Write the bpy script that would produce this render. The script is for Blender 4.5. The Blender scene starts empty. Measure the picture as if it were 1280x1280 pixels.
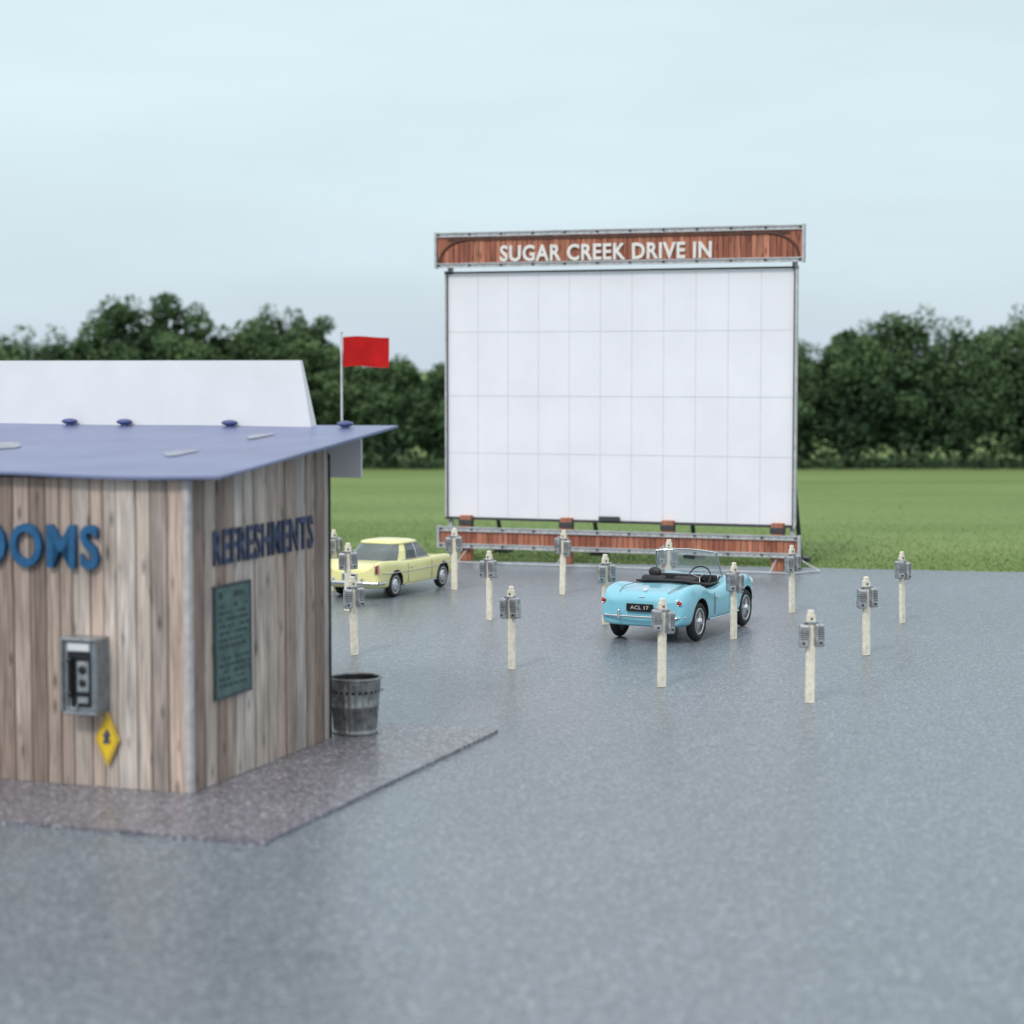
import bpy, bmesh, math, random
import numpy as np
from mathutils import Vector, Matrix
random.seed(7); np.random.seed(7)
S=bpy.context.scene
S.view_settings.view_transform='Standard'
S.view_settings.look='None'
S.view_settings.exposure=0
COL=S.collection

# ---------------------------------------------------------------- materials
def nt(name):
    m=bpy.data.materials.new(name); m.use_nodes=True
    t=m.node_tree; b=t.nodes['Principled BSDF']
    return m,t,b
def M(name,c,rough=.6,metal=0.,var=.25,scale=6.,bump=0.,spec=.5,dirt=None,coat=0.):
    m,t,b=nt(name)
    tc=t.nodes.new('ShaderNodeTexCoord'); n=t.nodes.new('ShaderNodeTexNoise')
    n.inputs['Scale'].default_value=scale; n.inputs['Detail'].default_value=6
    t.links.new(tc.outputs['Object'],n.inputs['Vector'])
    r=t.nodes.new('ShaderNodeValToRGB')
    r.color_ramp.elements[0].position=.3; r.color_ramp.elements[1].position=.7
    d=dirt if dirt else tuple(x*(1-var) for x in c)
    r.color_ramp.elements[0].color=(*d,1)
    r.color_ramp.elements[1].color=(*[min(1,x*(1+var*.5)) for x in c],1)
    t.links.new(n.outputs['Fac'],r.inputs['Fac']); t.links.new(r.outputs['Color'],b.inputs['Base Color'])
    b.inputs['Roughness'].default_value=rough; b.inputs['Metallic'].default_value=metal
    b.inputs['Specular IOR Level'].default_value=spec
    b.inputs['Coat Weight'].default_value=coat; b.inputs['Coat Roughness'].default_value=.05
    if bump>0:
        bn=t.nodes.new('ShaderNodeBump'); bn.inputs['Strength'].default_value=bump; bn.inputs['Distance'].default_value=.02
        t.links.new(n.outputs['Fac'],bn.inputs['Height']); t.links.new(bn.outputs['Normal'],b.inputs['Normal'])
    return m
def speckle(name,c0,c1,r0,r1,sc=60,big=.35,bump=.25,grain=.3,fleck=(.5,.52,.56),fa=.5):
    m,t,b=nt(name); N=t.nodes.new; L=t.links.new
    tc=N('ShaderNodeTexCoord')
    n=N('ShaderNodeTexNoise'); n.inputs['Scale'].default_value=sc; n.inputs['Detail'].default_value=6; n.inputs['Roughness'].default_value=.8
    L(tc.outputs['Object'],n.inputs['Vector'])
    v=N('ShaderNodeTexVoronoi'); v.inputs['Scale'].default_value=sc*1.3; L(tc.outputs['Object'],v.inputs['Vector'])
    r=N('ShaderNodeValToRGB'); r.color_ramp.elements[0].position=.36; r.color_ramp.elements[1].position=.66
    r.color_ramp.elements[0].color=(*c0,1); r.color_ramp.elements[1].color=(*c1,1)
    L(n.outputs['Fac'],r.inputs['Fac'])
    n2=N('ShaderNodeTexNoise'); n2.inputs['Scale'].default_value=big; n2.inputs['Detail'].default_value=7; n2.inputs['Roughness'].default_value=.6
    L(tc.outputs['Object'],n2.inputs['Vector'])
    mr=N('ShaderNodeMapRange'); mr.inputs['From Min'].default_value=.3; mr.inputs['From Max'].default_value=.7
    mr.inputs['To Min'].default_value=.88; mr.inputs['To Max'].default_value=1.12; L(n2.outputs['Fac'],mr.inputs['Value'])
    sx=N('ShaderNodeSeparateXYZ'); L(v.outputs['Color'],sx.inputs[0])
    m2=N('ShaderNodeMapRange'); m2.inputs['To Min'].default_value=1-grain; m2.inputs['To Max'].default_value=1+grain; L(sx.outputs[0],m2.inputs['Value'])
    mu=N('ShaderNodeMath'); mu.operation='MULTIPLY'; L(mr.outputs[0],mu.inputs[0]); L(m2.outputs[0],mu.inputs[1])
    vm=N('ShaderNodeVectorMath'); vm.operation='SCALE'; L(r.outputs['Color'],vm.inputs[0]); L(mu.outputs[0],vm.inputs['Scale'])
    # pale aggregate flecks
    fr=N('ShaderNodeMapRange'); fr.inputs['From Min'].default_value=.86; fr.inputs['From Max'].default_value=.9; fr.inputs['To Max'].default_value=fa; L(sx.outputs[1],fr.inputs['Value'])
    mc=N('ShaderNodeMixRGB'); mc.inputs[2].default_value=(*fleck,1); L(fr.outputs[0],mc.inputs[0]); L(vm.outputs[0],mc.inputs[1])
    L(mc.outputs[0],b.inputs['Base Color'])
    rr=N('ShaderNodeMapRange'); rr.inputs['From Min'].default_value=.3; rr.inputs['From Max'].default_value=.7
    rr.inputs['To Min'].default_value=r0; rr.inputs['To Max'].default_value=r1; L(n2.outputs['Fac'],rr.inputs['Value']); L(rr.outputs[0],b.inputs['Roughness'])
    bn=N('ShaderNodeBump'); bn.inputs['Strength'].default_value=bump; bn.inputs['Distance'].default_value=.004
    L(n.outputs['Fac'],bn.inputs['Height']); L(bn.outputs['Normal'],b.inputs['Normal'])
    return m
def planks(name,cols,grain=.45,rough=.75):
    """wood boards: tone from the 'rnd' face attribute, grain stretched along z"""
    m,t,b=nt(name); N=t.nodes.new; L=t.links.new
    at=N('ShaderNodeAttribute'); at.attribute_name='rnd'
    r=N('ShaderNodeValToRGB'); r.color_ramp.interpolation='CONSTANT'; e=r.color_ramp.elements
    e[0].color=(*cols[0],1); e[1].color=(*cols[-1],1); e[1].position=(len(cols)-1)/len(cols)
    for i,c in enumerate(cols[1:-1]):
        k=e.new((i+1)/len(cols)); k.color=(*c,1)
    L(at.outputs['Fac'],r.inputs['Fac'])
    tc=N('ShaderNodeTexCoord')
    ad=N('ShaderNodeVectorMath'); ad.operation='ADD'
    cb=N('ShaderNodeCombineXYZ'); mm=N('ShaderNodeMath'); mm.operation='MULTIPLY'; mm.inputs[1].default_value=37
    L(at.outputs['Fac'],mm.inputs[0]); L(mm.outputs[0],cb.inputs[2]); L(tc.outputs['Object'],ad.inputs[0]); L(cb.outputs[0],ad.inputs[1])
    mp=N('ShaderNodeMapping'); mp.inputs['Scale'].default_value=(20,20,.9); L(ad.outputs[0],mp.inputs['Vector'])
    n=N('ShaderNodeTexNoise'); n.inputs['Scale'].default_value=1.6; n.inputs['Detail'].default_value=7; n.inputs['Distortion'].default_value=.6; L(mp.outputs[0],n.inputs['Vector'])
    mp2=N('ShaderNodeMapping'); mp2.inputs['Scale'].default_value=(3,3,.7); L(ad.outputs[0],mp2.inputs['Vector'])
    n2=N('ShaderNodeTexNoise'); n2.inputs['Scale'].default_value=1.5; n2.inputs['Detail'].default_value=4; L(mp2.outputs[0],n2.inputs['Vector'])
    mp3=N('ShaderNodeMapping'); mp3.inputs['Scale'].default_value=(7,7,2.2); L(ad.outputs[0],mp3.inputs['Vector'])
    v=N('ShaderNodeTexVoronoi'); v.inputs['Scale'].default_value=1.0; L(mp3.outputs[0],v.inputs['Vector'])
    kr=N('ShaderNodeMapRange'); kr.inputs['From Min'].default_value=.04; kr.inputs['From Max'].default_value=.24; kr.inputs['To Min'].default_value=.3; kr.inputs['To Max'].default_value=1; L(v.outputs['Distance'],kr.inputs['Value'])
    g=N('ShaderNodeMapRange'); g.inputs['From Min'].default_value=.3; g.inputs['From Max'].default_value=.7; g.inputs['To Min'].default_value=1-grain; g.inputs['To Max'].default_value=1+grain*.5; L(n.outputs['Fac'],g.inputs['Value'])
    g2=N('ShaderNodeMapRange'); g2.inputs['From Min'].default_value=.3; g2.inputs['From Max'].default_value=.7; g2.inputs['To Min'].default_value=.74; g2.inputs['To Max'].default_value=1.18; L(n2.outputs['Fac'],g2.inputs['Value'])
    a=N('ShaderNodeMath'); a.operation='MULTIPLY'; L(g.outputs[0],a.inputs[0]); L(g2.outputs[0],a.inputs[1])
    a2=N('ShaderNodeMath'); a2.operation='MULTIPLY'; L(a.outputs[0],a2.inputs[0]); L(kr.outputs[0],a2.inputs[1])
    vm=N('ShaderNodeVectorMath'); vm.operation='SCALE'; L(r.outputs['Color'],vm.inputs[0]); L(a2.outputs[0],vm.inputs['Scale'])
    L(vm.outputs[0],b.inputs['Base Color']); b.inputs['Roughness'].default_value=rough
    bn=N('ShaderNodeBump'); bn.inputs['Strength'].default_value=.3; bn.inputs['Distance'].default_value=.01
    L(n.outputs['Fac'],bn.inputs['Height']); L(bn.outputs['Normal'],b.inputs['Normal'])
    return m
def attr_mat(name,cols,rough=.7,spec=.25):
    m,t,b=nt(name); N=t.nodes.new; L=t.links.new
    at=N('ShaderNodeAttribute'); at.attribute_name='rnd'
    r=N('ShaderNodeValToRGB'); e=r.color_ramp.elements
    e[0].color=(*cols[0],1); e[1].color=(*cols[-1],1)
    for i,c in enumerate(cols[1:-1]):
        k=e.new((i+1)/(len(cols)-1)); k.color=(*c,1)
    L(at.outputs['Fac'],r.inputs['Fac']); L(r.outputs['Color'],b.inputs['Base Color'])
    b.inputs['Roughness'].default_value=rough; b.inputs['Specular IOR Level'].default_value=spec
    return m

ASPH=speckle('asphalt',(.105,.125,.148),(.205,.235,.27),.27,.37,sc=30,big=.22,bump=.12,grain=.3,fa=.45)
PADM=speckle('pad_surface',(.07,.066,.082),(.26,.245,.28),.27,.38,sc=27,big=.8,bump=.15,grain=.4,fa=.65)
PADE=M('pad_edge',(.05,.05,.055),.8)
WOODW=planks('weathered_boards',[(.40,.315,.27),(.50,.42,.375),(.30,.225,.19),(.58,.51,.47),(.44,.345,.30),(.36,.30,.27),(.54,.455,.40),(.47,.42,.395),(.26,.195,.165),(.52,.40,.34)])
WOODR=planks('redwood_boards',[(.36,.125,.075),(.45,.175,.105),(.33,.11,.07),(.50,.20,.125)],grain=.45)
TRIM=M('corner_trim',(.46,.44,.45),.6,var=.25,scale=9,bump=.1)
DARKIN=M('dark_interior',(.02,.018,.016),.9)
ROOFM=M('roof_blue_sheet',(.165,.195,.35),.36,var=.16,scale=1.5)
ROOFP=M('roof_patch',(.33,.35,.42),.5,var=.3)
VENTM=M('vent_blue',(.07,.095,.25),.35)
WHITE=M('white_painted_panel',(.70,.71,.75),.6,var=.05,scale=2)
WHITE2=M('grey_white_panel',(.62,.64,.67),.6,var=.06,scale=2)
NAVY=M('navy_letters',(.035,.055,.13),.5,var=.4)
BLUEL=M('blue_letters',(.012,.10,.24),.4,var=.3,scale=9)
GREENB=M('menu_board_green',(.085,.15,.145),.6,var=.4,scale=7)
GREEND=M('menu_frame_dark',(.04,.065,.07),.6)
CHALK=M('menu_lettering_dark',(.035,.06,.065),.8)
STEEL=M('brushed_steel',(.42,.44,.47),.35,metal=.8,var=.3,scale=14)
STEELP=M('phone_casing',(.24,.27,.30),.35,metal=.4,var=.3,scale=14)
STEELD=M('dark_steel',(.05,.055,.06),.4,metal=.3,var=.3)
BLACK=M('black_plastic',(.012,.012,.014),.35)
YEL=M('yellow_sign',(.75,.50,.02),.45,var=.12)
RED=M('red_flag_cloth',(.47,.010,.010),.8,var=.2,scale=5,spec=.2)
POLEM=M('flag_pole_white',(.6,.6,.6),.5)
GALV=M('galvanised_steel',(.27,.28,.28),.42,metal=.6,var=.5,scale=10,bump=.15)
GALVD=M('can_inside',(.03,.03,.03),.8)
CREAM=M('cream_post_wood',(.80,.75,.62),.65,var=.2,scale=12,bump=.1)
SPK=M('speaker_metal',(.50,.51,.53),.3,metal=.7,var=.45,scale=14)
SPKD=M('speaker_grille',(.17,.17,.18),.5,metal=.5)
TRUSS=M('truss_grey',(.50,.51,.53),.5,metal=.1,var=.25,scale=5)
BOLT=M('bolt_dark',(.05,.05,.055),.5)
DKBR=M('dark_brown_trim',(.085,.035,.026),.6)
TXTW=M('sign_letter_white',(.78,.75,.72),.55,var=.12,scale=6)
LINEG=M('screen_seam',(.55,.56,.61),.7)
TYRE=M('tyre_rubber',(.018,.018,.02),.7)
CHROME=M('chrome',(.75,.76,.78),.12,metal=1.,var=.08)
RIM=M('wheel_rim',(.55,.56,.58),.3,metal=.8,var=.15)
BLUEC=M('blue_car_paint',(.22,.55,.68),.28,var=.05,scale=2,coat=.6)
YELC=M('yellow_car_paint',(.82,.79,.36),.3,var=.05,scale=2,coat=.5)
REDL=M('tail_lamp_red',(.35,.01,.01),.2)
SEAT=M('black_upholstery',(.02,.02,.024),.5)
PLATEW=M('plate_characters',(.6,.6,.6),.6)
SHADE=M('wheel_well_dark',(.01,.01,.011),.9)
def glassmat(name,tint,op):
    m,t,b=nt(name); N=t.nodes.new; L=t.links.new
    tr=N('ShaderNodeBsdfTransparent'); tr.inputs[0].default_value=(*tint,1)
    b.inputs['Base Color'].default_value=(.6,.68,.72,1); b.inputs['Roughness'].default_value=.06
    n=N('ShaderNodeTexNoise'); n.inputs['Scale'].default_value=3
    mr=N('ShaderNodeMapRange'); mr.inputs['To Min'].default_value=op*.7; mr.inputs['To Max'].default_value=op*1.3; L(n.outputs['Fac'],mr.inputs['Value'])
    mx=N('ShaderNodeMixShader'); L(mr.outputs[0],mx.inputs[0]); L(tr.outputs[0],mx.inputs[1]); L(b.outputs[0],mx.inputs[2])
    L(mx.outputs[0],t.nodes['Material Output'].inputs['Surface']); return m
GLASS=glassmat('windscreen_glass',(.85,.9,.92),.3)
GLASSD=M('car_window_glass',(.10,.13,.13),.06,var=.3,scale=2,spec=.8)
SCRM=M('screen_white',(.82,.82,.88),.6,var=.05,scale=.9)

# ---------------------------------------------------------------- mesh builder
class MB:
    def __init__(s): s.v=[];s.f=[];s.m=[];s.s=[];s.r=[];s.mats=[]
    def mi(s,mat):
        if mat not in s.mats: s.mats.append(mat)
        return s.mats.index(mat)
    def add(s,vs,fs,mat,smooth=False,X=None,rnd=0.):
        o=len(s.v)
        s.v+= [tuple(X@Vector(p)) if X is not None else tuple(p) for p in vs]
        k=s.mi(mat)
        for f in fs: s.f.append([i+o for i in f]); s.m.append(k); s.s.append(smooth); s.r.append(rnd)
    def bm(s,b,mat,smooth=False,X=None,rnd=0.):
        b.verts.index_update()
        s.add([v.co[:] for v in b.verts],[[v.index for v in f.verts] for f in b.faces],mat,smooth,X,rnd); b.free()
    def box(s,c,d,mat,bev=0.,X=None,rot=None,rnd=0.,seg=1,smooth=False):
        b=bmesh.new(); bmesh.ops.create_cube(b,size=1); bmesh.ops.scale(b,vec=d,verts=b.verts)
        if bev>0: bmesh.ops.bevel(b,geom=b.edges[:],offset=bev,segments=seg,affect='EDGES',profile=.5)
        T=Matrix.Translation(c)
        if rot: T=T@Matrix.Rotation(rot[0],4,rot[1])
        if X is not None: T=X@T
        s.bm(b,mat,smooth,T,rnd)
    def cyl(s,a,b,r0,r1,mat,n=16,cap=True,smooth=True,X=None):
        a=Vector(a);b=Vector(b);d=(b-a).normalized()
        u=d.orthogonal().normalized();w=d.cross(u)
        vs=[];
        for p,r in((a,r0),(b,r1)):
            for i in range(n):
                t=2*math.pi*i/n; vs.append(p+u*math.cos(t)*r+w*math.sin(t)*r)
        fs=[[i,(i+1)%n,n+(i+1)%n,n+i] for i in range(n)]
        s.add(vs,fs,mat,smooth,X)
        if cap: s.add(vs,[list(range(n))[::-1],list(range(n,2*n))],mat,False,X)
    def tube(s,pts,r,mat,n=8,X=None):
        for i in range(len(pts)-1): s.cyl(pts[i],pts[i+1],r,r,mat,n,True,True,X)
    def sph(s,c,d,mat,X=None,seg=16):
        b=bmesh.new(); bmesh.ops.create_uvsphere(b,u_segments=seg,v_segments=seg//2+2,radius=1)
        T=Matrix.Translation(c)@Matrix.Diagonal((*d,1))
        if X is not None:T=X@T
        s.bm(b,mat,True,T)
    def tor(s,c,ax,R,r,mat,n=28,k=10,X=None,sq=1.):
        c=Vector(c);ax=Vector(ax).normalized();u=ax.orthogonal().normalized();w=ax.cross(u)
        vs=[]
        for i in range(n):
            t=2*math.pi*i/n; e=u*math.cos(t)+w*math.sin(t)
            for j in range(k):
                p=2*math.pi*j/k; vs.append(c+e*(R+r*math.cos(p))+ax*r*sq*math.sin(p))
        fs=[[i*k+j,((i+1)%n)*k+j,((i+1)%n)*k+(j+1)%k,i*k+(j+1)%k] for i in range(n) for j in range(k)]
        s.add(vs,fs,mat,True,X)
    def obj(s,name,parent=None,mesh=None):
        me=bpy.data.meshes.new(name); me.from_pydata(s.v,[],s.f)
        for m in s.mats: me.materials.append(m)
        me.polygons.foreach_set('material_index',s.m); me.polygons.foreach_set('use_smooth',s.s)
        a=me.attributes.new('rnd','FLOAT','FACE'); a.data.foreach_set('value',s.r)
        me.update()
        o=bpy.data.objects.new(name,me); COL.objects.link(o)
        if parent: o.parent=parent
        return o
def empty(name,loc=(0,0,0),rz=0.,sc=1.):
    o=bpy.data.objects.new(name,None); COL.objects.link(o); o.location=loc; o.rotation_euler=(0,0,rz); o.scale=(sc,)*3; o.empty_display_size=.3
    return o
def text(name,body,mat,parent,mp,w,h,off=.0,ext=.02,sp=1.):
    """mesh lettering fitted to width w and height h; mp maps (x,y,z)->local"""
    cu=bpy.data.curves.new(name,'FONT'); cu.body=body; cu.size=1; cu.extrude=ext; cu.offset=off; cu.resolution_u=3; cu.space_character=sp
    o=bpy.data.objects.new(name+'_tmp',cu); COL.objects.link(o)
    bpy.context.view_layer.update()
    me=bpy.data.meshes.new_from_object(o.evaluated_get(bpy.context.evaluated_depsgraph_get()))
    bpy.data.objects.remove(o)
    xs=[v.co.x for v in me.vertices];ys=[v.co.y for v in me.vertices];x0,x1,y0,y1=min(xs),max(xs),min(ys),max(ys)
    for v in me.vertices:
        x=(v.co.x-x0)/(x1-x0)*w; y=(v.co.y-y0)/(y1-y0)*h
        v.co=Vector(mp(x,y,v.co.z))
    me.materials.clear(); me.materials.append(mat)
    q=bpy.data.objects.new(name,me); COL.objects.link(q); q.parent=parent
    return q

# ---------------------------------------------------------------- ground
def sheet(name,pts,z,mat,th=0.,edge=None):
    b=MB(); n=len(pts)
    b.add([(x,y,z) for x,y in pts],[list(range(n))],mat)
    if th: b.add([(x,y,z) for x,y in pts]+[(x,y,z-th) for x,y in pts],[[i,i+n,(i+1)%n+n,(i+1)%n] for i in range(n)],edge or mat)
    return b.obj(name)
def grassmat():
    m,t,b=nt('grass_ground'); N=t.nodes.new; L=t.links.new
    tc=N('ShaderNodeTexCoord')
    mp=N('ShaderNodeMapping'); mp.inputs['Scale'].default_value=(.04,.16,1); L(tc.outputs['Object'],mp.inputs['Vector'])
    n=N('ShaderNodeTexNoise'); n.inputs['Scale'].default_value=1; n.inputs['Detail'].default_value=8; n.inputs['Roughness'].default_value=.6; L(mp.outputs[0],n.inputs['Vector'])
    n2=N('ShaderNodeTexNoise'); n2.inputs['Scale'].default_value=5; n2.inputs['Detail'].default_value=8; n2.inputs['Roughness'].default_value=.8; L(tc.outputs['Object'],n2.inputs['Vector'])
    ad=N('ShaderNodeMath'); ad.operation='ADD'; L(n.outputs['Fac'],ad.inputs[0]); L(n2.outputs['Fac'],ad.inputs[1])
    r=N('ShaderNodeValToRGB'); r.color_ramp.elements[0].position=.38; r.color_ramp.elements[1].position=.62
    hf=N('ShaderNodeMath'); hf.operation='MULTIPLY'; hf.inputs[1].default_value=.5; L(ad.outputs[0],hf.inputs[0])
    r.color_ramp.elements[0].color=(.115,.185,.060,1); r.color_ramp.elements[1].color=(.215,.29,.115,1)
    L(hf.outputs[0],r.inputs['Fac']); L(r.outputs[0],b.inputs['Base Color']); b.inputs['Roughness'].default_value=.9; b.inputs['Specular IOR Level'].default_value=.1
    return m
GR=grassmat()
sheet('grass_field',[(-1500,-300),(1500,-300),(1500,3000),(-1500,3000)],0,GR)
def edgeY(x): return 45.15-.215*(x+1.4)
ex=np.linspace(-60,60,241)
pts=[(-60,-30),(60,-30)]+[(float(x),float(edgeY(x)+.04*math.sin(x*3.1)+random.uniform(-.03,.03))) for x in ex[::-1]]
sheet('asphalt_lot',pts,.012,ASPH,.012)

def quads_obj(name,V,rnd,mat,tri=False,smooth=False):
    k=3 if tri else 4
    n=len(V)//k
    me=bpy.data.meshes.new(name)
    me.vertices.add(len(V)); me.vertices.foreach_set('co',V.astype(np.float32).ravel())
    me.loops.add(n*k); me.loops.foreach_set('vertex_index',np.arange(n*k,dtype=np.int32))
    me.polygons.add(n); me.polygons.foreach_set('loop_start',np.arange(0,n*k,k,dtype=np.int32)); me.polygons.foreach_set('loop_total',np.full(n,k,dtype=np.int32))
    a=me.attributes.new('rnd','FLOAT','FACE'); a.data.foreach_set('value',rnd.astype(np.float32))
    me.materials.append(mat); me.update(calc_edges=True)
    o=bpy.data.objects.new(name,me); COL.objects.link(o); return o
n=60000
x=np.random.uniform(-16,20,n); y=edgeY(x)+.02+np.random.exponential(5,n); keep=y<75; x=x[keep];y=y[keep];n=len(x)
a=np.random.uniform(0,math.pi,n);h=np.random.uniform(.02,.05,n);w=np.random.uniform(.008,.018,n)
V=np.zeros((n,3,3)); dx=np.cos(a)*w;dy=np.sin(a)*w
V[:,0]=np.stack([x-dx,y-dy,np.zeros(n)],1);V[:,1]=np.stack([x+dx,y+dy,np.zeros(n)],1)
V[:,2]=np.stack([x+np.random.normal(0,.03,n),y+np.random.normal(0,.03,n),h],1)
GB=attr_mat('grass_blades',[(.13,.20,.06),(.19,.27,.095),(.27,.33,.15)],.8,.1)
quads_obj('grass',V.reshape(-1,3),np.random.rand(n),GB,tri=True)

# ---------------------------------------------------------------- distant trees
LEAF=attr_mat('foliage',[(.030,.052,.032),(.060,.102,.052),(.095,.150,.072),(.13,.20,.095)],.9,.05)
BARK=M('bark',(.06,.045,.035),.9,var=.4,scale=8)
tv=[];tr=[]
def clump(cx,cy,cz,rx,rz,tone,cnt,ls):
    d=np.random.normal(size=(cnt,3)); d/=np.linalg.norm(d,axis=1)[:,None]
    rad=np.random.uniform(.4,1.12,cnt)**.6
    p=np.stack([cx+d[:,0]*rx*rad,cy+d[:,1]*rx*rad,cz+d[:,2]*rz*rad],1)
    u=np.random.normal(size=(cnt,3)); u/=np.linalg.norm(u,axis=1)[:,None]
    q=np.random.normal(size=(cnt,3)); w=np.cross(u,q); w/=np.linalg.norm(w,axis=1)[:,None]
    s=np.random.uniform(.5,1.2,cnt)[:,None]*ls
    V=np.stack([p-u*s,p-w*s*.6,p+u*s,p+w*s*.6],1)
    V[:,:,2]=np.maximum(V[:,:,2],.02)
    tv.append(V.reshape(-1,3)); tr.append(np.clip(tone+d[:,2]*.22+np.random.normal(0,.09,cnt),0,1))  # upward leaves toned lighter: light from above put into the colour
trunks=MB()
def tree(x,y,H,R,dens=1.):
    tone0=random.uniform(.36,.6)
    trunks.cyl((x,y,0),(x+random.uniform(-.2,.2),y,H*.5),.14,.08,BARK,8)
    zb=H*.04; cz=(H+zb)/2; rz=(H-zb)/2
    for i in range(30):
        while True:
            a=np.random.uniform(-1,1,3)
            if .12<a@a<1: break
        f=random.uniform(.22,.42)
        r=R*f*1.25
        px,py,pz=x+a[0]*(R-r*.4),y+a[1]*(R-r*.4),cz+a[2]*(rz-r*.75)
        if i%5==0: trunks.cyl((x,y,H*.28+random.random()*H*.2),(px,py,pz),.05,.02,BARK,6)
        clump(px,py,pz,r,r*random.uniform(.7,.95),tone0+random.uniform(-.26,.26)+a[2]*.14,int(330*dens),.115)  # higher clumps lighter too, same top light painted into the tone
    clump(x,y,cz,R*.75,rz*.8,.12,int(500*dens),.34)  # dark core leaves: inner crown shade put into the tone
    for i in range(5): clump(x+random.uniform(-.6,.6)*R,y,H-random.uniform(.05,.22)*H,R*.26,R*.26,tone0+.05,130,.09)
TL=[(-25,6.2,2.6),(-21.6,5.9,2.3),(-18.9,5.8,2.2),(-16.4,7.3,1.9),(-14.3,7.6,1.9),(-12.4,6.0,1.6),(-10.4,6.8,2.0),(-8.6,6.4,1.5),(-7.0,5.1,1.4),(-5.0,4.7,1.6),(-2.6,4.4,1.7),(.6,5.0,1.9),(4,5.4,2),(7.5,5.8,2.2),(11.6,5.3,2.0),(14.1,6.1,1.9),(16.4,6.7,2.1),(19.2,6.3,2.1),(22,6.8,2.3),(25.2,6.2,2.3)]
for x0,H,R in TL: tree(x0,88+random.uniform(-.8,1.2),H,R)
for x0 in list(np.arange(-62,-27,3.4))+list(np.arange(28.5,62,3.4)): tree(float(x0),89+random.uniform(-1,1),random.uniform(5.2,7.6),2.4,.45)
for x0 in np.arange(-60,61,3.6): tree(float(x0)+random.uniform(-.8,.8),93+random.uniform(-1,1),random.uniform(4.2,4.8) if -8<x0<2 else random.uniform(4.6,5.6),2.4,.4)
for x0 in np.arange(-62,62,.8): clump(float(x0),88.2+random.uniform(-.8,.8),random.uniform(.9,1.7),random.uniform(.9,1.3),random.uniform(1.2,1.9),random.uniform(.08,.36),230,.17)
for x0 in np.arange(-62,62,1.1): clump(float(x0),86.7+random.uniform(-.5,.3),random.uniform(.1,.3),random.uniform(.6,1.1),random.uniform(.3,.7),random.uniform(.05,.3),120,.11)
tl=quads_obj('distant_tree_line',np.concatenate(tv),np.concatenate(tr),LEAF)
tko=trunks.obj('trunks_and_limbs',tl)

# ---------------------------------------------------------------- drive-in screen
E=empty('drive_in_screen',(-1.40,45.4,0),math.atan2(-.340,.940))
W=7.64
b=MB(); b.box((W/2,.06,3.595),(W,.06,5.27),SCRM); b.obj('projection_surface',E)
b=MB()
nc=11
for i in range(1,nc):
    b.box((W*i/nc,.0285,3.595),(.008,.004,5.26),LINEG)
for z in (2.36,3.60,4.98): b.box((W/2,.027,z),(W,.004,.008),LINEG)
b.obj('panel_seams',E)
b=MB()
for x0 in (-.035,W+.035): b.box((x0,.05,3.6),(.06,.12,5.4),TRUSS)
for x0 in (-.005,W+.005): b.box((x0,-.015,3.6),(.022,.02,5.36),BOLT)
b.box((W/2,.05,.93),(W+.14,.12,.05),BOLT); b.box((W/2,.05,6.26),(W+.14,.12,.04),BOLT)
b.box((W*.485,-.05,1.0),(.46,.08,.1),BOLT,.01)
b.obj('frame',E)
def beam(name,x0,x1,z0,z1,y,rail,arch=False):
    b=MB(); x=x0; i=0
    while x<x1-.001:
        w=min(random.uniform(.10,.14),x1-x)
        b.box((x+w/2,y,(z0+z1)/2),(w-.012,.08+random.uniform(0,.01),z1-z0-2*rail),WOODR,rnd=random.random()); x+=w; i+=1
    b.box(((x0+x1)/2,y+.03,(z0+z1)/2),(x1-x0,.06,z1-z0-2*rail),DKBR)
    b.obj(name+'_boards',E)
    b=MB()
    for zc in (z0+rail/2,z1-rail/2):
        for dz in (-rail/2+.013,rail/2-.013): b.box(((x0+x1)/2,y-.075,zc+dz),(x1-x0+.06,.03,.024),TRUSS)
        nseg=int((x1-x0)/.16); st=(x1-x0)/nseg
        for k in range(nseg):
            xa=x0+k*st; s=1 if k%2 else -1
            b.cyl((xa,y-.07,zc-s*(rail/2-.015)),(xa+st,y-.07,zc+s*(rail/2-.015)),.009,.009,TRUSS,5)
        b.box(((x0+x1)/2,y-.048,zc),(x1-x0,.012,rail-.01),WHITE2)
        m=11
        for k in range(m+1): b.sph((x0+.03+(x1-x0-.06)*k/m,y-.095,zc),(.03,.015,.03),BOLT,seg=8)
    for xa in (x0-.035,x1+.035): b.box((xa,y-.03,(z0+z1)/2),(.05,.16,z1-z0+.02),TRUSS,.006)
    if arch:
        zt=z1-rail-.01
        b.box(((x0+x1)/2,y-.055,zt-.05),((x1-x0)-.5,.03,.045),DKBR)
        for sx,xo in ((1,x0+.02),(-1,x1-.02)):
            pts=[]
            for k in range(9):
                t=k/8*math.pi/2; pts.append((xo+sx*(.72-.68*math.cos(t)),y-.055,(z0+rail+.03)+(zt-.05-z0-rail-.03)*math.sin(t)))
            b.tube(pts,.026,DKBR,8)
            top=[(p[0],y-.048,p[2]) for p in pts]
            c=(xo,y-.048,zt); vs=[c]+top; b.add(vs,[[0,k,k+1] if sx>0 else [0,k+1,k] for k in range(1,9)],WOODR,rnd=.1)
    b.obj(name+'_truss',E)
beam('header',-.17,W+.18,6.36,7.12,-.10,.10,True)
beam('footer',-.10,W+.16,.30,.76,-.16,.10)
text('header_lettering','SUGAR CREEK DRIVE IN',TXTW,E,lambda x,y,z:(1.28+x,-.17-z,6.47+y),4.66,.35,off=.026,ext=.02,sp=1.08)
b=MB()
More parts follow.
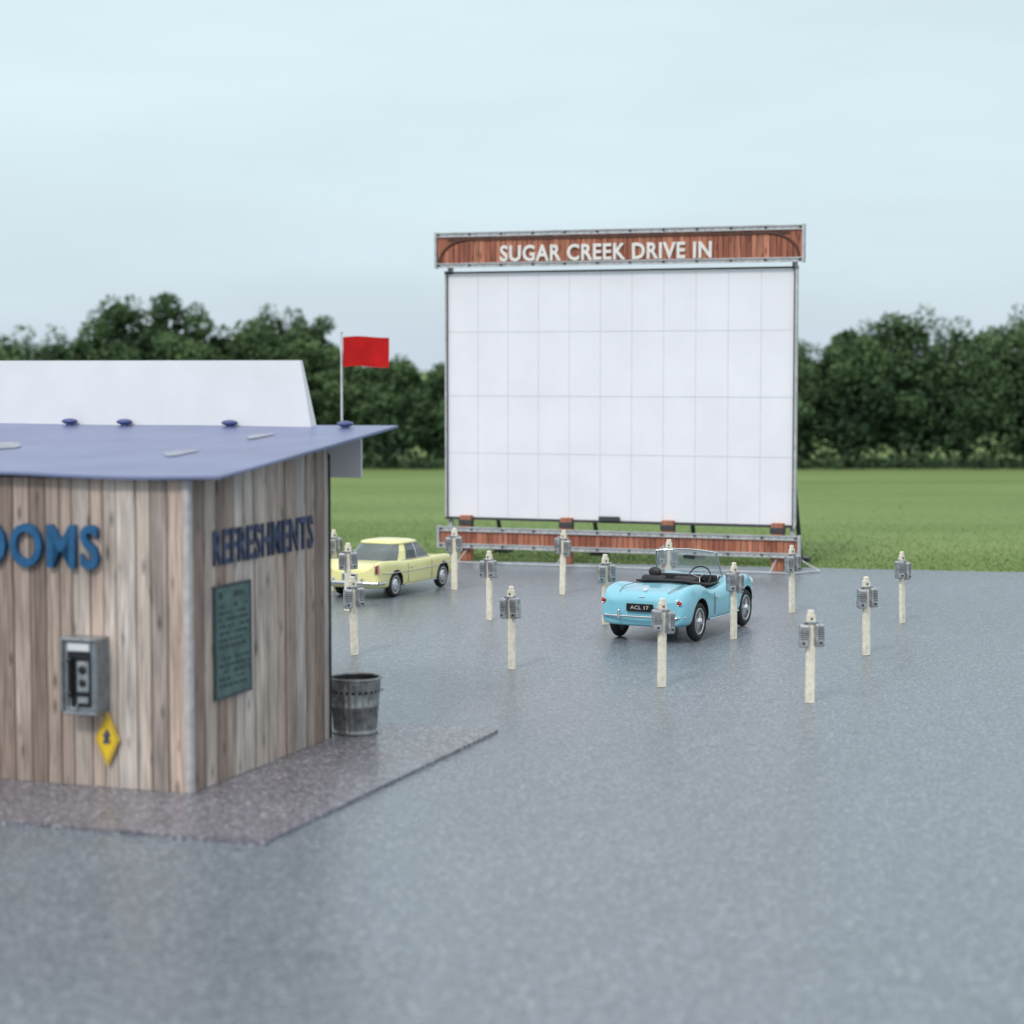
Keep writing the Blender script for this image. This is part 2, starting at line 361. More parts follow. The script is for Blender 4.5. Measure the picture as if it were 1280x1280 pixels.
for i,x0 in enumerate((.45,2.75,5.0,7.35)):
    b.box((x0,.14,3.2),(.12,.10,6.0),STEELD); b.box((x0,-.02,.5),(.26,.2,1.0),WOODR,.01,rnd=.3)
    b.box((x0,-.06,.85),(.3,.16,.12),BOLT,.01)
    b.cyl((x0,.2,4.6),(x0,2.3,.0),.05,.05,STEELD,8); b.box((x0,2.3,.05),(.35,.35,.1),STEELD,.01)
for x0 in (.02,W-.02): b.box((x0,.14,3.4),(.10,.10,6.7),TRUSS)
for z in (1.2,2.4,3.6,4.9,6.1): b.box((W/2,.13,z),(W,.06,.08),STEELD)
for x0,x1 in ((.45,2.75),(2.75,5),(5,7.35)): b.cyl((x0,.19,1.2),(x1,.19,3.6),.03,.03,STEELD,6); b.cyl((x1,.19,3.6),(x0,.19,6.1),.03,.03,STEELD,6)
b.obj('supports',E)
b=MB()
b.tube([(.5,-.75,.04),(W+.15,-.75,.04)],.018,TRUSS,6); b.tube([(W+.15,-.75,.04),(W+.6,-.1,.04),(W+.1,-.02,.3)],.018,TRUSS,6)
for x0 in (.5,2.75,5.0,7.35): b.tube([(x0,-.75,.04),(x0,-.1,.28)],.016,TRUSS,6)
b.obj('ground_frame',E)

# ---------------------------------------------------------------- refreshment stand
ang=math.atan2(-.334,.943); CX,CY=-3.13,20.1
padE=empty('concrete_pad',(CX,CY,0),ang)
b=MB(); b.box((-4.2,1.355,.031),(11.6,6.03,.038),PADM); b.box((-4.2,1.355,.006),(11.56,5.99,.011),PADE); b.obj('pad_slab',padE)
R=empty('refreshment_stand',(CX,CY,0),ang)
def rz(y): return 3.134+.085*(y+.15)
L_=8.0; D_=3.24
rb=random.Random(11)
b=MB(); 
b.box((-L_/2-.03,D_/2,1.55),(L_-.06,D_-.08,3.0),DARKIN); b.obj('core',R)
b=MB(); x=-.06
while x>-L_:
    w=rb.uniform(.14,.24); hgt=rz(0)-.03-.05
    b.box((x-w/2,.012+rb.uniform(-.006,.006),.05+hgt/2),(w-.014,.03,hgt),WOODW,.003,rnd=rb.random()); x-=w
y=.03
while y<D_:
    w=min(rb.uniform(.19,.29),D_-y)
    if w<.05: break
    hgt=rz(y)-.03-.05
    b.box((-.012+rb.uniform(-.006,.006),y+w/2,.05+hgt/2),(.03,w-.02,hgt),WOODW,.003,rnd=rb.random()); y+=w
x=-.04
while x>-L_:
    w=.3; hgt=rz(D_)-.08; b.box((x-w/2,D_-.01,.05+hgt/2),(w-.009,.03,hgt),WOODW,.003,rnd=rb.random()); x-=w
y=0
while y<D_:
    w=.27; hgt=rz(y)-.08; b.box((-L_+.01,y+w/2,.05+hgt/2),(.03,w-.009,hgt),WOODW,.003,rnd=rb.random()); y+=w
b.obj('plank_walls',R)
b=MB(); b.box((-.028,.0,.05+1.535),(.065,.05,3.07),TRIM,.004); b.box((.0,.02,.05+1.535),(.03,.05,3.07),TRIM,.004)
b.box((.0,D_,.05+1.6),(.04,.04,3.2),DARKIN,.004)
b.obj('corner_trim',R)
b=MB(); y0,y1=-.15,4.27; x0,x1=-L_-.3,.417; th=.028
def wav(x,y): return .012*math.sin(x*2.3)*(.3 if y>y0+.1 else 1)
def roofv(x,y,dz): return (x,y,rz(y)+dz+wav(x,y))
nx,ny=30,8; vs=[];fs=[]
for dz in (0,th):
    for j in range(ny+1):
        for i in range(nx+1): vs.append(roofv(x0+(x1-x0)*i/nx,y0+(y1-y0)*j/ny,dz))
K=(nx+1)*(ny+1)
for j in range(ny):
    for i in range(nx):
        q=[j*(nx+1)+i,j*(nx+1)+i+1,(j+1)*(nx+1)+i+1,(j+1)*(nx+1)+i]; fs.append(q[::-1]); fs.append([k+K for k in q])
b.add(vs,fs,ROOFM,True)
per=[i for i in range(nx+1)]+[(j)*(nx+1)+nx for j in range(1,ny+1)]+[ny*(nx+1)+i for i in range(nx-1,-1,-1)]+[j*(nx+1) for j in range(ny-1,0,-1)]
b.add(vs,[[per[k],per[(k+1)%len(per)],per[(k+1)%len(per)]+K,per[k]+K] for k in range(len(per))],ROOFM)
b.obj('roof',R)
b=MB()
for px,py,sx,sy in ((-.95,1.55,.15,.26),(-.78,3.1,.11,.26),(-3.4,1.9,.3,.3)):
    vs=[]; 
    for k in range(14):
        t=2*math.pi*k/14; q=1+.2*math.sin(3*t+px); X_=px+sx*q*math.cos(t); Y_=py+sy*q*math.sin(t); vs.append((X_,Y_,rz(Y_)+th+.010+wav(X_,Y_)))
    b.add(vs,[list(range(14))],ROOFP)
b.obj('roof_patches',R)
b=MB()
for px in (-.12,-1.6,-3.0,-3.75,-5.6):
    b.cyl((px,3.98,rz(3.98)+.02),(px,3.98,rz(3.98)+.07),.05,.045,VENTM,14); b.sph((px,3.98,rz(3.98)+.075),(.10,.09,.035),VENTM)
b.obj('roof_vents',R)
b=MB()
zb_=rz(4.1)+.02; zt=4.29
vs=[(-.60,4.08,zb_),(-L_,4.08,zb_),(-L_,4.24,zb_),(-.60,4.24,zb_),(-.78,4.18,zt),(-L_,4.18,zt),(-L_,4.24,zt),(-.78,4.24,zt)]
b.add(vs,[[0,4,5,1],[3,2,6,7],[0,3,7,4],[4,7,6,5],[1,5,6,2],[0,1,2,3]],WHITE)
b.obj('rooftop_billboard',R)
b=MB(); b.box((-.50,4.24,3.2),(.94,.03,.54),WHITE,.004); b.obj('rear_valance',R)
b=MB(); b.box((-3.6,4.22,1.7),(.1,.1,3.4),TRIM); b.box((-7.6,4.22,1.7),(.1,.1,3.4),TRIM); b.obj('rear_posts',R)

text('restrooms_lettering','RESTROOMS',BLUEL,R,lambda x,y,z:(-.97-2.85+x,-.045-z*1.6,2.22+y),2.85,.44,off=.022,ext=.02,sp=1.12)
text('refreshments_lettering','REFRESHMENTS',NAVY,R,lambda x,y,z:(.022+z*.8,.46+x,2.235+y),2.32,.36,off=.016,ext=.012,sp=1.16)
Mn=empty('menu_board',(CX,CY,0),ang)
b=MB(); b.box((.022,.84,1.465),(.03,.77,1.13),GREENB,.004)
for z in (.905,2.025): b.box((.027,.84,z),(.035,.80,.02),GREEND)
for y in (.455,1.225): b.box((.027,y,1.465),(.034,.02,1.10),GREEND)
b.obj('board',Mn)
b=MB(); random.seed(5)
z=1.93; row=0
while z>1.0:
    y=.53; title=row in(0,)
    hh=.07 if title else .034
    while y<1.14:
        w=random.uniform(.03,.1)
        if random.random()<.8: b.box((.0395,y+w/2,z),(.003,min(w,1.16-y),hh*random.uniform(.6,1)),CHALK)
        y+=w+random.uniform(.02,.05)
    z-=.11 if title else random.choice((.068,.068,.12)); row+=1
b.obj('menu_lettering',Mn)
P=empty('payphone',(CX,CY,0),ang)
b=MB(); cx=-1.10
b.box((cx,-.11,1.18),(.36,.24,.72),STEELP,.02,seg=2)
b.box((cx,-.235,1.15),(.26,.014,.54),BLACK,.004)
b.box((cx,-.12,1.545),(.40,.28,.035),STEEL,.008); b.box((cx,-.12,.815),(.38,.26,.03),STEEL,.008)
for sx in (-.19,.19): b.box((cx+sx,-.12,1.18),(.022,.27,.70),STEELP,.006)
b.box((cx,-.246,1.47),(.24,.01,.07),WHITE2)
b.box((cx+.05,-.25,1.18),(.13,.02,.30),STEEL,.005)
b.sph((cx+.05,-.265,1.25),(.045,.012,.045),BLACK); b.sph((cx+.05,-.268,1.12),(.04,.012,.04),BLACK)
b.box((cx+.05,-.255,.95),(.12,.02,.06),STEEL,.005)
b.cyl((cx-.085,-.28,1.02),(cx-.085,-.28,1.33),.018,.018,BLACK,10); b.sph((cx-.085,-.275,1.34),(.03,.035,.035),BLACK); b.sph((cx-.085,-.275,1.01),(.03,.035,.035),BLACK)
b.tube([(cx-.085,-.27,1.0),(cx-.08,-.27,.88),(cx-.03,-.27,.86),(cx,-.255,.93)],.007,STEEL,6)
b.obj('phone_body',P)
D=empty('yellow_diamond_sign',(CX,CY,0),ang)
b=MB(); cx=-.905; cz=.54
def dia(hw,hh,y,mat,t=.02):
    vs=[(cx,y,cz+hh),(cx+hw,y,cz),(cx,y,cz-hh),(cx-hw,y,cz)]+[(cx,y+t,cz+hh),(cx+hw,y+t,cz),(cx,y+t,cz-hh),(cx-hw,y+t,cz)]
    b.add(vs,[[0,3,2,1],[4,5,6,7],[0,1,5,4],[1,2,6,5],[2,3,7,6],[3,0,4,7]],mat)
dia(.135,.27,-.06,YEL); b.box((cx,-.025,cz),(.05,.06,.1),STEELD)
b.tube([(cx,-.062,cz+.235),(cx+.118,-.062,cz),(cx,-.062,cz-.235),(cx-.118,-.062,cz),(cx,-.062,cz+.235)],.003,NAVY,5)
b.obj('plate',D)
b=MB()
b.box((cx,-.065,cz+.01),(.035,.006,.12),NAVY,rot=(.5,'Y')); b.box((cx,-.069,cz+.01),(.03,.006,.11),NAVY,rot=(-.6,'Y')); b.sph((cx+.005,-.066,cz+.075),(.022,.004,.024),NAVY,seg=10)
b.obj('sign_symbol',D)

F=empty('red_flag',(-1.96,23.97,0),ang)
b=MB(); b.cyl((0,0,3.45),(0,0,4.60),.014,.012,POLEM,10); b.sph((0,0,4.61),(.02,.02,.02),POLEM,seg=10); b.obj('pole',F)
b=MB(); vs=[];fs=[];nx=16
for i in range(nx+1):
    for j in range(5):
        u=i/nx; vs.append((.02+u*.56,.035*math.sin(u*7+j*.3)*u**.6,4.215+j*.085-.0*u+.01*math.sin(u*5)))
for i in range(nx):
    for j in range(4): q=i*5+j; fs.append([q,q+5,q+6,q+1])
b.add(vs,fs,RED,True); b.obj('cloth',F)

# trash can
b=MB(); n=144; prof=[(.0,.245),(.03,.25),(.035,.24),(.06,.243),(.30,.262),(.31,.272),(.33,.272),(.34,.266),(.56,.284),(.60,.292),(.63,.292)]
vs=[];fs=[]
for z,r in prof:
    rib=.007 if .05<z<.57 and not(.305<z<.335) else 0
    for i in range(n):
        t=2*math.pi*i/n; rr=r+rib*math.cos(t*24); vs.append((rr*math.cos(t),rr*math.sin(t),z+.05))
for k in range(len(prof)-1):
    for i in range(n): fs.append([k*n+i,k*n+(i+1)%n,(k+1)*n+(i+1)%n,(k+1)*n+i])
b.add(vs,fs,GALV,True)
b.tor((0,0,.68),(0,0,1),.295,.016,GALV,n=48); b.tor((0,0,.065),(0,0,1),.25,.012,GALV,n=48)
b.cyl((0,0,.67),(0,0,.62),.284,.283,GALVD,40,cap=False); b.cyl((0,0,.55),(0,0,.52),.282,.28,GALVD,40)
for s in (-1,1):
    b.tube([(s*.28,-.07,.52),(s*.325,-.06,.53),(s*.325,.06,.53),(s*.28,.07,.52)],.008,GALV,6)
tcn=b.obj('trash_can'); tcn.location=(-1.79,23.52,0); tcn.rotation_euler=(0,0,.4)

# ---------------------------------------------------------------- speaker posts
def postmesh(var):
    b=MB(); rr=random.Random(var)
    b.box((0,0,.56),(.115,.05,1.12),CREAM,.006); b.box((0,0,1.14),(.085,.045,.08),CREAM,.014)
    for s in (-1,1):
        X=Matrix.Translation((s*.093,-.02,.87+rr.uniform(-.02,.02)))@Matrix.Rotation(s*rr.uniform(.1,.35),4,'Z')@Matrix.Rotation(rr.uniform(-.06,.06),4,'Y')
        b.box((0,0,0),(.125,.13,.29),SPK,.022,X=X,seg=3)
        b.box((0,-.067,.03),(.085,.008,.15),SPKD,.003,X=X)
        for k in range(5): b.box((0,-.073,-.025+k*.027),(.08,.006,.009),SPK,X=X)
        b.cyl((0,-.064,-.09),(0,-.08,-.09),.018,.016,STEELD,10,X=X)
        b.box((0,.01,.155),(.03,.05,.05),SPK,.006,X=X)
    b.box((0,-.005,1.02),(.14,.08,.03),STEEL,.005)
    b.cyl((0,-.03,1.07),(0,-.04,1.07),.014,.014,STEELD,8)
    return b
posts=[(3.73,25.83),(1.968,27.14),(0,28.74),(5.18,30.18),(6.42,33.99),(-.373,34.43),(4.80,35.45),(.934,38.34),(-1.09,39.17),(-2.30,30.18),(3.43,31.98),(-2.84,35.7),(1.53,33.8),(2.76,36.7),(-3.34,38.9)]
meshes=[]
for k in range(3):
    o=postmesh(k+1).obj('speaker_post'); meshes.append(o.data); bpy.data.objects.remove(o)
random.seed(21)
for i,(x0,y0_) in enumerate(posts):
    o=bpy.data.objects.new('speaker_post',meshes[i%3]); COL.objects.link(o); o.location=(x0,y0_,.012)
    o.rotation_euler=(random.uniform(-.02,.02),random.uniform(-.025,.025),random.uniform(-.8,.8)); o.scale=(1,1,random.uniform(.97,1.02))

# ---------------------------------------------------------------- cars
def loft(name,st,mat,sub=2):
    vs=[];fs=[]; nh=len(st[0][1]); n=2*nh-2
    for x,h in st:
        ring=[(x,y,z) for y,z in h]+[(x,-y,z) for y,z in h[-2:0:-1]]
        vs+=ring
    for k in range(len(st)-1):
        for i in range(n): fs.append([k*n+i,k*n+(i+1)%n,(k+1)*n+(i+1)%n,(k+1)*n+i])
    fs.append(list(range(n))); fs.append([(len(st)-1)*n+i for i in range(n)][::-1])
    me=bpy.data.meshes.new(name); me.from_pydata(vs,[],fs); me.materials.append(mat)
    bm_=bmesh.new(); bm_.from_mesh(me); bmesh.ops.recalc_face_normals(bm_,faces=bm_.faces); bm_.to_mesh(me); bm_.free()
    o=bpy.data.objects.new(name,me); COL.objects.link(o)
    m=o.modifiers.new('s','SUBSURF'); m.levels=sub; m.render_levels=sub
    return o
def cutter(name,build):
    b=MB(); build(b); o=b.obj(name)
    bm_=bmesh.new(); bm_.from_mesh(o.data); bmesh.ops.remove_doubles(bm_,verts=bm_.verts,dist=1e-5); bmesh.ops.recalc_face_normals(bm_,faces=bm_.faces); bm_.to_mesh(o.data); bm_.free()
    return o
def cut_apply(o,cutters,name,parent,darktest):
    for c in cutters:
        m=o.modifiers.new('b','BOOLEAN'); m.operation='DIFFERENCE'; m.object=c; m.solver='EXACT'
    bpy.context.view_layer.update()
    me=bpy.data.meshes.new_from_object(o.evaluated_get(bpy.context.evaluated_depsgraph_get()))
    base=me.materials[0]; 
    me.materials.clear(); me.materials.append(base); me.materials.append(SHADE)
    for p in me.polygons:
        p.material_index=1 if darktest(p.center,p.normal) else 0
        p.use_smooth=p.material_index==0
    q=bpy.data.objects.new(name,me); COL.objects.link(q); q.parent=parent
    for c in cutters: bpy.data.objects.remove(c)
    bpy.data.objects.remove(o)
    return q
def wheel(b,x,y,r,w,white=False):
    s=1 if y>0 else -1
    b.tor((x,y,r),(0,1,0),r-w*.42,w*.42,TYRE,sq=1.15,n=32)
    b.cyl((x,y-s*.05,r),(x,y+s*.03,r),r*.66,r*.66,STEELD,24)
    b.tor((x,y+s*w*.32,r),(0,1,0),r*.64,.018,RIM,n=32,k=8)
    if white:
        b.cyl((x,y+s*w*.44,r),(x,y+s*w*.47,r),r*.80,r*.66,WHITE,28,cap=False)
        b.sph((x,y+s*w*.34,r),(r*.5,.045,r*.5),CHROME)
    else:
        for k in range(20):
            t=2*math.pi*k/20; b.cyl((x,y+s*w*.42,r),(x+math.cos(t)*r*.62,y+s*w*.25,r+math.sin(t)*r*.62),.007,.006,RIM,5)
    b.cyl((x,y+s*w*.2,r),(x,y+s*w*.55,r),.075,.05,CHROME,14); b.sph((x,y+s*w*.55,r),(.05,.02,.05),CHROME,seg=12)

C1=empty('blue_convertible_car',(2.72,33.0,.012),math.atan2(.897,.442))
def rsec(w,zb,zf,zc,zm=None):
    zm=zm or (zb+zf)*.5
    return [(0,zc),(w*.34,zc-.004),(w*.60,zc-.02 if zf>zc-.02 else (zc+zf)/2),(w*.76,zf-.012),(w*.88,zf),(w*.965,zf-.07),(w*1.0,zm),(w*.985,zb+.1),(w*.93,zb),(w*.5,zb-.01),(0,zb-.01)]
st=[(-1.72,.58,.32,.62,.63),(-1.70,.66,.28,.70,.71),(-1.60,.70,.26,.81,.78),(-1.38,.73,.25,.875,.815),(-1.05,.735,.24,.885,.83),(-.8,.73,.24,.85,.85),(-.6,.715,.24,.78,.83),(-.3,.71,.24,.735,.79),(.05,.71,.24,.75,.80),(.30,.71,.24,.80,.88),(.55,.72,.24,.845,.89),(.85,.73,.24,.87,.85),(1.15,.725,.25,.865,.79),(1.42,.69,.27,.80,.71),(1.62,.60,.32,.70,.62),(1.72,.46,.38,.58,.54)]
body=loft('b',[(x,rsec(w,zb,zf,zc)) for x,w,zb,zf,zc in st],BLUEC)
RA,FA,WR=-1.04,1.04,.305
def wells(ra,fa,wr,R,yi):
    L=[]
    for xa in (ra,fa):
        for s in (-1,1):
            L.append(cutter('c',lambda b:b.cyl((xa,s*yi,wr),(xa,s*1.3,wr),R,R,SHADE,32)))
    return L
def ck(b): b.box((-.2,0,.85),(.86,1.06,.86),SHADE,.09,seg=3)
cs=wells(RA,FA,WR,.355,.45)+[cutter('c',ck)]
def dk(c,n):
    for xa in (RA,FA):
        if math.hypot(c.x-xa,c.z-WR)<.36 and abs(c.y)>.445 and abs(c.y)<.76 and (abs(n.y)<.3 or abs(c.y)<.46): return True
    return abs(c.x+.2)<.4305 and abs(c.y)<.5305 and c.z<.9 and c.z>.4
cut_apply(body,cs,'body',C1,dk)
b=MB()
for xa in (RA,FA):
    for s in (-1,1): wheel(b,xa,s*.635,WR,.15)
b.obj('wheels',C1)
b=MB()
b.tube([(-1.60,.68,.42),(-1.74,.59,.42),(-1.80,.3,.42),(-1.82,0,.42),(-1.80,-.3,.42),(-1.74,-.59,.42),(-1.60,-.68,.42)],.018,CHROME,10)
for s in (-1,1):
    b.box((-1.80,s*.33,.45),(.05,.045,.15),CHROME,.02,seg=2)
    b.sph((-1.69,s*.62,.64),(.04,.036,.04),REDL); b.tor((-1.705,s*.62,.64),(1,0,0),.039,.006,CHROME,n=20,k=6)
    b.sph((1.60,s*.52,.66),(.09,.10,.10),CHROME)
b.tube([(1.6,.62,.42),(1.78,.4,.43),(1.82,0,.43),(1.78,-.4,.43),(1.6,-.62,.42)],.028,CHROME,10)
b.box((-1.765,.0,.555),(.02,.44,.12),BLACK,.006)
b.cyl((-1.52,0,.800),(-1.54,0,.82),.035,.035,CHROME,12)
b.tube([(-1.62,.40,.775),(-1.3,.44,.838),(-.95,.40,.85),(-.93,0,.856),(-.95,-.40,.85),(-1.3,-.44,.838),(-1.62,-.40,.775)],.004,SHADE,5)
b.box((-1.685,0,.71),(.03,.10,.025),CHROME,.008)
for s in (-1,1):
    for xa in (-.42,.28): b.tube([(xa,s*.712,.35),(xa,s*.714,.55),(xa,s*.70,.69)],.005,SHADE,5)
    b.tube([(-.66,s*.708,.30),(0,s*.708,.29),(.66,s*.708,.30)],.012,CHROME,6)
    b.box((-.30,s*.722,.62),(.10,.02,.02),CHROME,.006)
    b.tube([(-.62,s*.53,.845),(-.3,s*.56,.80),(.05,s*.56,.80),(.24,s*.54,.87)],.017,SEAT,8)
b.tube([(-.62,.53,.845),(-.66,.3,.875),(-.66,-.3,.875),(-.62,-.53,.845)],.02,SEAT,8)
b.box((.2,0,.82),(.05,1.02,.16),SEAT,.02); b.box((.1,0,.5),(.6,.16,.16),SEAT,.03)
for s in (-1,1):
    b.box((-.28,s*.27,.50),(.42,.40,.14),SEAT,.05,seg=3,smooth=True)
    b.box((-.52,s*.27,.74),(.12,.40,.40),SEAT,.05,seg=3,smooth=True,rot=(-.15,'Y'))
b.sph((-.50,.27,.98),(.05,.11,.08),SEAT)
b.tor((.02,-.28,.87),(-1,0,.45),.185,.012,BLACK,n=30,k=8); b.cyl((.02,-.28,.87),(.18,-.28,.79),.02,.02,BLACK,8)
for t in (0.3,2.4,4.5): 
    u=Vector((0,1,0)); v=Vector((.41,0,.91)); e=u*math.cos(t)+v*math.sin(t); b.cyl(Vector((.02,-.28,.87)),Vector((.02,-.28,.87))+e*.18,.007,.007,RIM,5)
b.obj('interior_and_trim',C1)
b=MB()
def ws(u,v): return (.40-.10*u*u-.16*v, u*(.56-.05*v), .86+.43*v-.03*u*u*v)
top=[ws(-1+2*i/12,1) for i in range(13)]; bot=[ws(-1+2*i/12,0) for i in range(13)]
b.tube(top,.013,CHROME,8); b.tube(bot,.013,CHROME,8); b.tube([bot[0],top[0]],.015,CHROME,8); b.tube([bot[-1],top[-1]],.015,CHROME,8)
b.box((.27,0,1.17),(.02,.2,.05),SEAT,.01)
b.obj('windscreen_frame',C1)
b=MB(); b.add(top+bot,[[i,i+1,i+14,i+13] for i in range(12)],GLASS,True); b.obj('windscreen',C1)
text('plate_text','ACL 17',PLATEW,C1,lambda x,y,z:(-1.778-z*.1,.15-x,.53+y),.30,.055,off=.0,ext=.01)

# --- yellow hardtop
C2=empty('yellow_hardtop_car',(-2.27,39.02,.012),math.atan2(.906,.424),.66)
def ysec(w,zb,zf,zc):
    return [(0,zc),(w*.45,zc-.005),(w*.72,zc-.025),(w*.86,zf),(w*.95,zf-.01),(w*1.0,zf-.12),(w*1.0,(zb+zf)/2),(w*.985,zb+.1),(w*.95,zb),(w*.5,zb-.01),(0,zb-.01)]
st=[(-2.42,.74,.42,.82,.72),(-2.40,.86,.34,1.0,.84),(-2.25,.90,.30,1.06,.92),(-1.9,.93,.28,1.05,.975),(-1.4,.935,.27,1.02,1.0),(-.8,.93,.26,.97,.98),(0,.93,.26,.97,.97),(.8,.93,.26,.98,1.0),(1.3,.93,.27,.98,.99),(1.8,.92,.29,.97,.94),(2.1,.88,.32,.93,.88),(2.25,.76,.38,.82,.76),(2.28,.6,.44,.72,.68)]
body=loft('b',[(x,ysec(w,zb,zf,zc)) for x,w,zb,zf,zc in st],YELC)
RA2,FA2,WR2=-1.42,1.46,.35
cs=wells(RA2,FA2,WR2,.41,.6)
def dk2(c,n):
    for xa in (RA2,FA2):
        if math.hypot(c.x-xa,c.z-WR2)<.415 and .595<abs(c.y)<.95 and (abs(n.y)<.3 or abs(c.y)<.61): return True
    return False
cut_apply(body,cs,'body',C2,dk2)
b=MB()
for xa in (RA2,FA2):
    for s in (-1,1): wheel(b,xa,s*.82,WR2,.19,True)
b.obj('wheels',C2)
b=MB()
belt=[(-1.50,.0),(-1.42,.55),(-1.10,.78),(-.80,.82),(-.70,.83),(-.05,.83),(.0,.83),(.72,.82),(.86,.76),(1.05,.45),(1.10,0)]
roof=[(-.80,.0),(-.78,.45),(-.66,.60),(-.56,.64),(-.50,.65),(-.04,.66),(.0,.66),(.26,.63),(.31,.58),(.40,.36),(.43,0)]
matl=[GLASSD,GLASSD,YELC,YELC,GLASSD,CHROME,GLASSD,CHROME,GLASSD,GLASSD]
for s in (1,-1):
    for i in range(10):
        def P_(p,z): return (p[0],p[1]*s,z)
        def md(p,q,t): return ((p[0]*(1-t)+q[0]*t),(p[1]*(1-t)+q[1]*t)+.02*(1 if p[1]>0 else 0))
        a0,a1=belt[i],belt[i+1];r0,r1=roof[i],roof[i+1];m0,m1=md(a0,r0,.5),md(a1,r1,.5)
        f=[[0,1,2,3]] if s>0 else [[3,2,1,0]]
        b.add([P_(a0,.95),P_(m0,1.22),P_(m1,1.22),P_(a1,.95)],f,matl[i],True)
        b.add([P_(m0,1.22),P_(r0,1.43),P_(r1,1.43),P_(m1,1.22)],f,matl[i],True)
b.obj('windows',C2)
b=MB(); rings=[]
for k,z in ((1.05,1.405),(1.07,1.43),(1.0,1.47),(.8,1.505),(.4,1.525)):
    R_=[((x+.19)*k-.19,y*k,z) for x,y in roof]; R_+= [(x,-y,z) for x,y,z in R_[-2:0:-1]]; rings.append(R_)
n=len(rings[0]); vs=sum(rings,[])
fs=[[k*n+i,(k+1)*n+i,(k+1)*n+(i+1)%n,k*n+(i+1)%n] for k in range(4) for i in range(n)]
b.add(vs,fs,YELC,True); b.add(rings[-1],[list(range(n))[::-1]],YELC,True); b.add(rings[0],[list(range(n))],YELC)
b.obj('roof',C2)
b=MB()
b.tube([(-2.1,.93,.46),(-2.42,.88,.46),(-2.54,.5,.47),(-2.56,0,.47),(-2.54,-.5,.47),(-2.42,-.88,.46),(-2.1,-.93,.46)],.05,CHROME,10)
b.tube([(2.0,.92,.46),(2.3,.84,.46),(2.42,.4,.47),(2.42,-.4,.47),(2.3,-.84,.46),(2.0,-.92,.46)],.055,CHROME,10)
for s in (-1,1):
    b.box((-2.40,s*.86,.84),(.08,.09,.24),REDL,.02); b.tube([(-2.43,s*.80,.70),(-2.44,s*.80,.97)],.015,CHROME,6); b.tube([(-2.43,s*.91,.70),(-2.42,s*.90,.97)],.015,CHROME,6)
    b.box((-2.54,s*.45,.5),(.06,.08,.24),CHROME,.02)
    b.sph((2.2,s*.7,.72),(.1,.12,.12),CHROME)
    b.tube([(-2.2,s*.915,.72),(-1.8,s*.94,.70),(-.6,s*.94,.67),(.9,s*.935,.70),(2.0,s*.91,.74)],.014,CHROME,6)
    b.tube([(-1.0,s*.935,.30),(.98,s*.935,.30)],.018,CHROME,6)
    b.tube([(-1.42,s*.70,.985),(-1.1,s*.83,.985),(.72,s*.85,.985),(.86,s*.78,.985)],.013,CHROME,6)
    b.tube([(-.80,s*.47,1.42),(-.66,s*.64,1.42),(.26,s*.67,1.42),(.34,s*.6,1.42)],.012,CHROME,6)
    b.box((-.55,s*.945,.78),(.14,.02,.03),CHROME,.006)
    for xa in (-.72,.72): b.tube([(xa,s*.925,.35),(xa,s*.932,.6),(xa,s*.925,.88)],.006,SHADE,5)
b.box((-2.43,0,.62),(.03,.5,.2),CHROME,.01); b.box((-2.45,0,.62),(.02,.36,.13),BLACK,.01)
b.obj('trim',C2)

# ---------------------------------------------------------------- sky and light
sunv=Vector((-.36,-.85,.82)).normalized()
el=math.asin(sunv.z); az=math.atan2(sunv.x,sunv.y)
Wd=bpy.data.worlds.new('World'); S.world=Wd; Wd.use_nodes=True
t=Wd.node_tree; t.nodes.clear(); N=t.nodes.new; L=t.links.new
out=N('ShaderNodeOutputWorld'); sky=N('ShaderNodeTexSky'); sky.sky_type='NISHITA'; sky.sun_disc=False; sky.sun_elevation=el; sky.sun_rotation=az%(2*math.pi)
sky.air_density=1.; sky.dust_density=2.; sky.ozone_density=2.
bg=N('ShaderNodeBackground'); bg.inputs[1].default_value=.10; L(sky.outputs[0],bg.inputs[0])
tc=N('ShaderNodeTexCoord'); sp=N('ShaderNodeSeparateXYZ'); L(tc.outputs['Generated'],sp.inputs[0])
rp=N('ShaderNodeValToRGB'); e=rp.color_ramp.elements
e[0].position=0; e[0].color=(.70,.82,.93,1); e[1].position=1; e[1].color=(1,1,1,1)
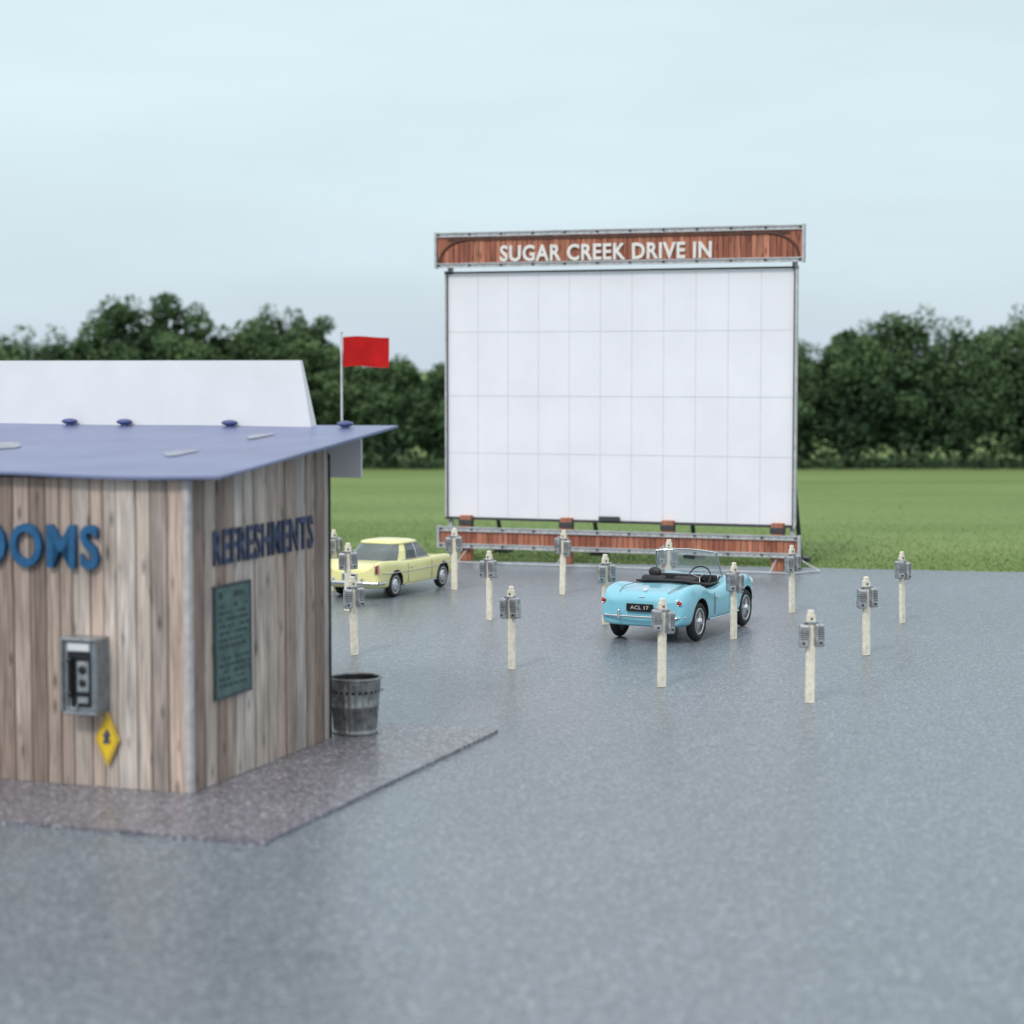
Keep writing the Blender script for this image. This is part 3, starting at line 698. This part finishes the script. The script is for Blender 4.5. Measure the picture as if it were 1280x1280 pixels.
k=e.new(.06); k.color=(.74,.89,.98,1); k=e.new(.14); k.color=(.80,.96,1,1); k=e.new(.3); k.color=(.84,.96,1,1)
L(sp.outputs[2],rp.inputs[0])
mp=N('ShaderNodeMapping'); mp.inputs['Scale'].default_value=(1,1,5); L(tc.outputs['Generated'],mp.inputs['Vector'])
nz=N('ShaderNodeTexNoise'); nz.inputs['Scale'].default_value=3.5; nz.inputs['Detail'].default_value=5; L(mp.outputs[0],nz.inputs['Vector'])
mr=N('ShaderNodeMapRange'); mr.inputs['From Min'].default_value=.3; mr.inputs['From Max'].default_value=.7; mr.inputs['To Min'].default_value=.93; mr.inputs['To Max'].default_value=1.07; L(nz.outputs['Fac'],mr.inputs['Value'])
zr=N('ShaderNodeMapRange'); zr.inputs['From Min'].default_value=.25; zr.inputs['From Max'].default_value=1; zr.inputs['To Min'].default_value=1; zr.inputs['To Max'].default_value=1.5; L(sp.outputs[2],zr.inputs['Value'])
mu=N('ShaderNodeMath'); mu.operation='MULTIPLY'; L(mr.outputs[0],mu.inputs[0]); L(zr.outputs[0],mu.inputs[1])
bg2=N('ShaderNodeBackground'); L(rp.outputs[0],bg2.inputs[0]); L(mu.outputs[0],bg2.inputs[1])
mx=N('ShaderNodeMixShader'); mx.inputs[0].default_value=.8; L(bg.outputs[0],mx.inputs[1]); L(bg2.outputs[0],mx.inputs[2]); L(mx.outputs[0],out.inputs[0])
sd=bpy.data.lights.new('sun','SUN'); sd.energy=1.5; sd.angle=math.radians(10); sd.color=(1,.96,.9)
so=bpy.data.objects.new('sun',sd); COL.objects.link(so); so.rotation_euler=sunv.to_track_quat('Z','Y').to_euler(); so.location=(0,0,30)

cd=bpy.data.cameras.new('camera'); co=bpy.data.objects.new('camera',cd); COL.objects.link(co)
co.location=(0,0,4.2); co.rotation_euler=(math.radians(90-3.96),0,0)
cd.lens=73.1; cd.sensor_width=36; cd.clip_end=5000; cd.clip_start=.1
cd.dof.use_dof=True; cd.dof.focus_distance=31; cd.dof.aperture_fstop=.62
S.camera=co
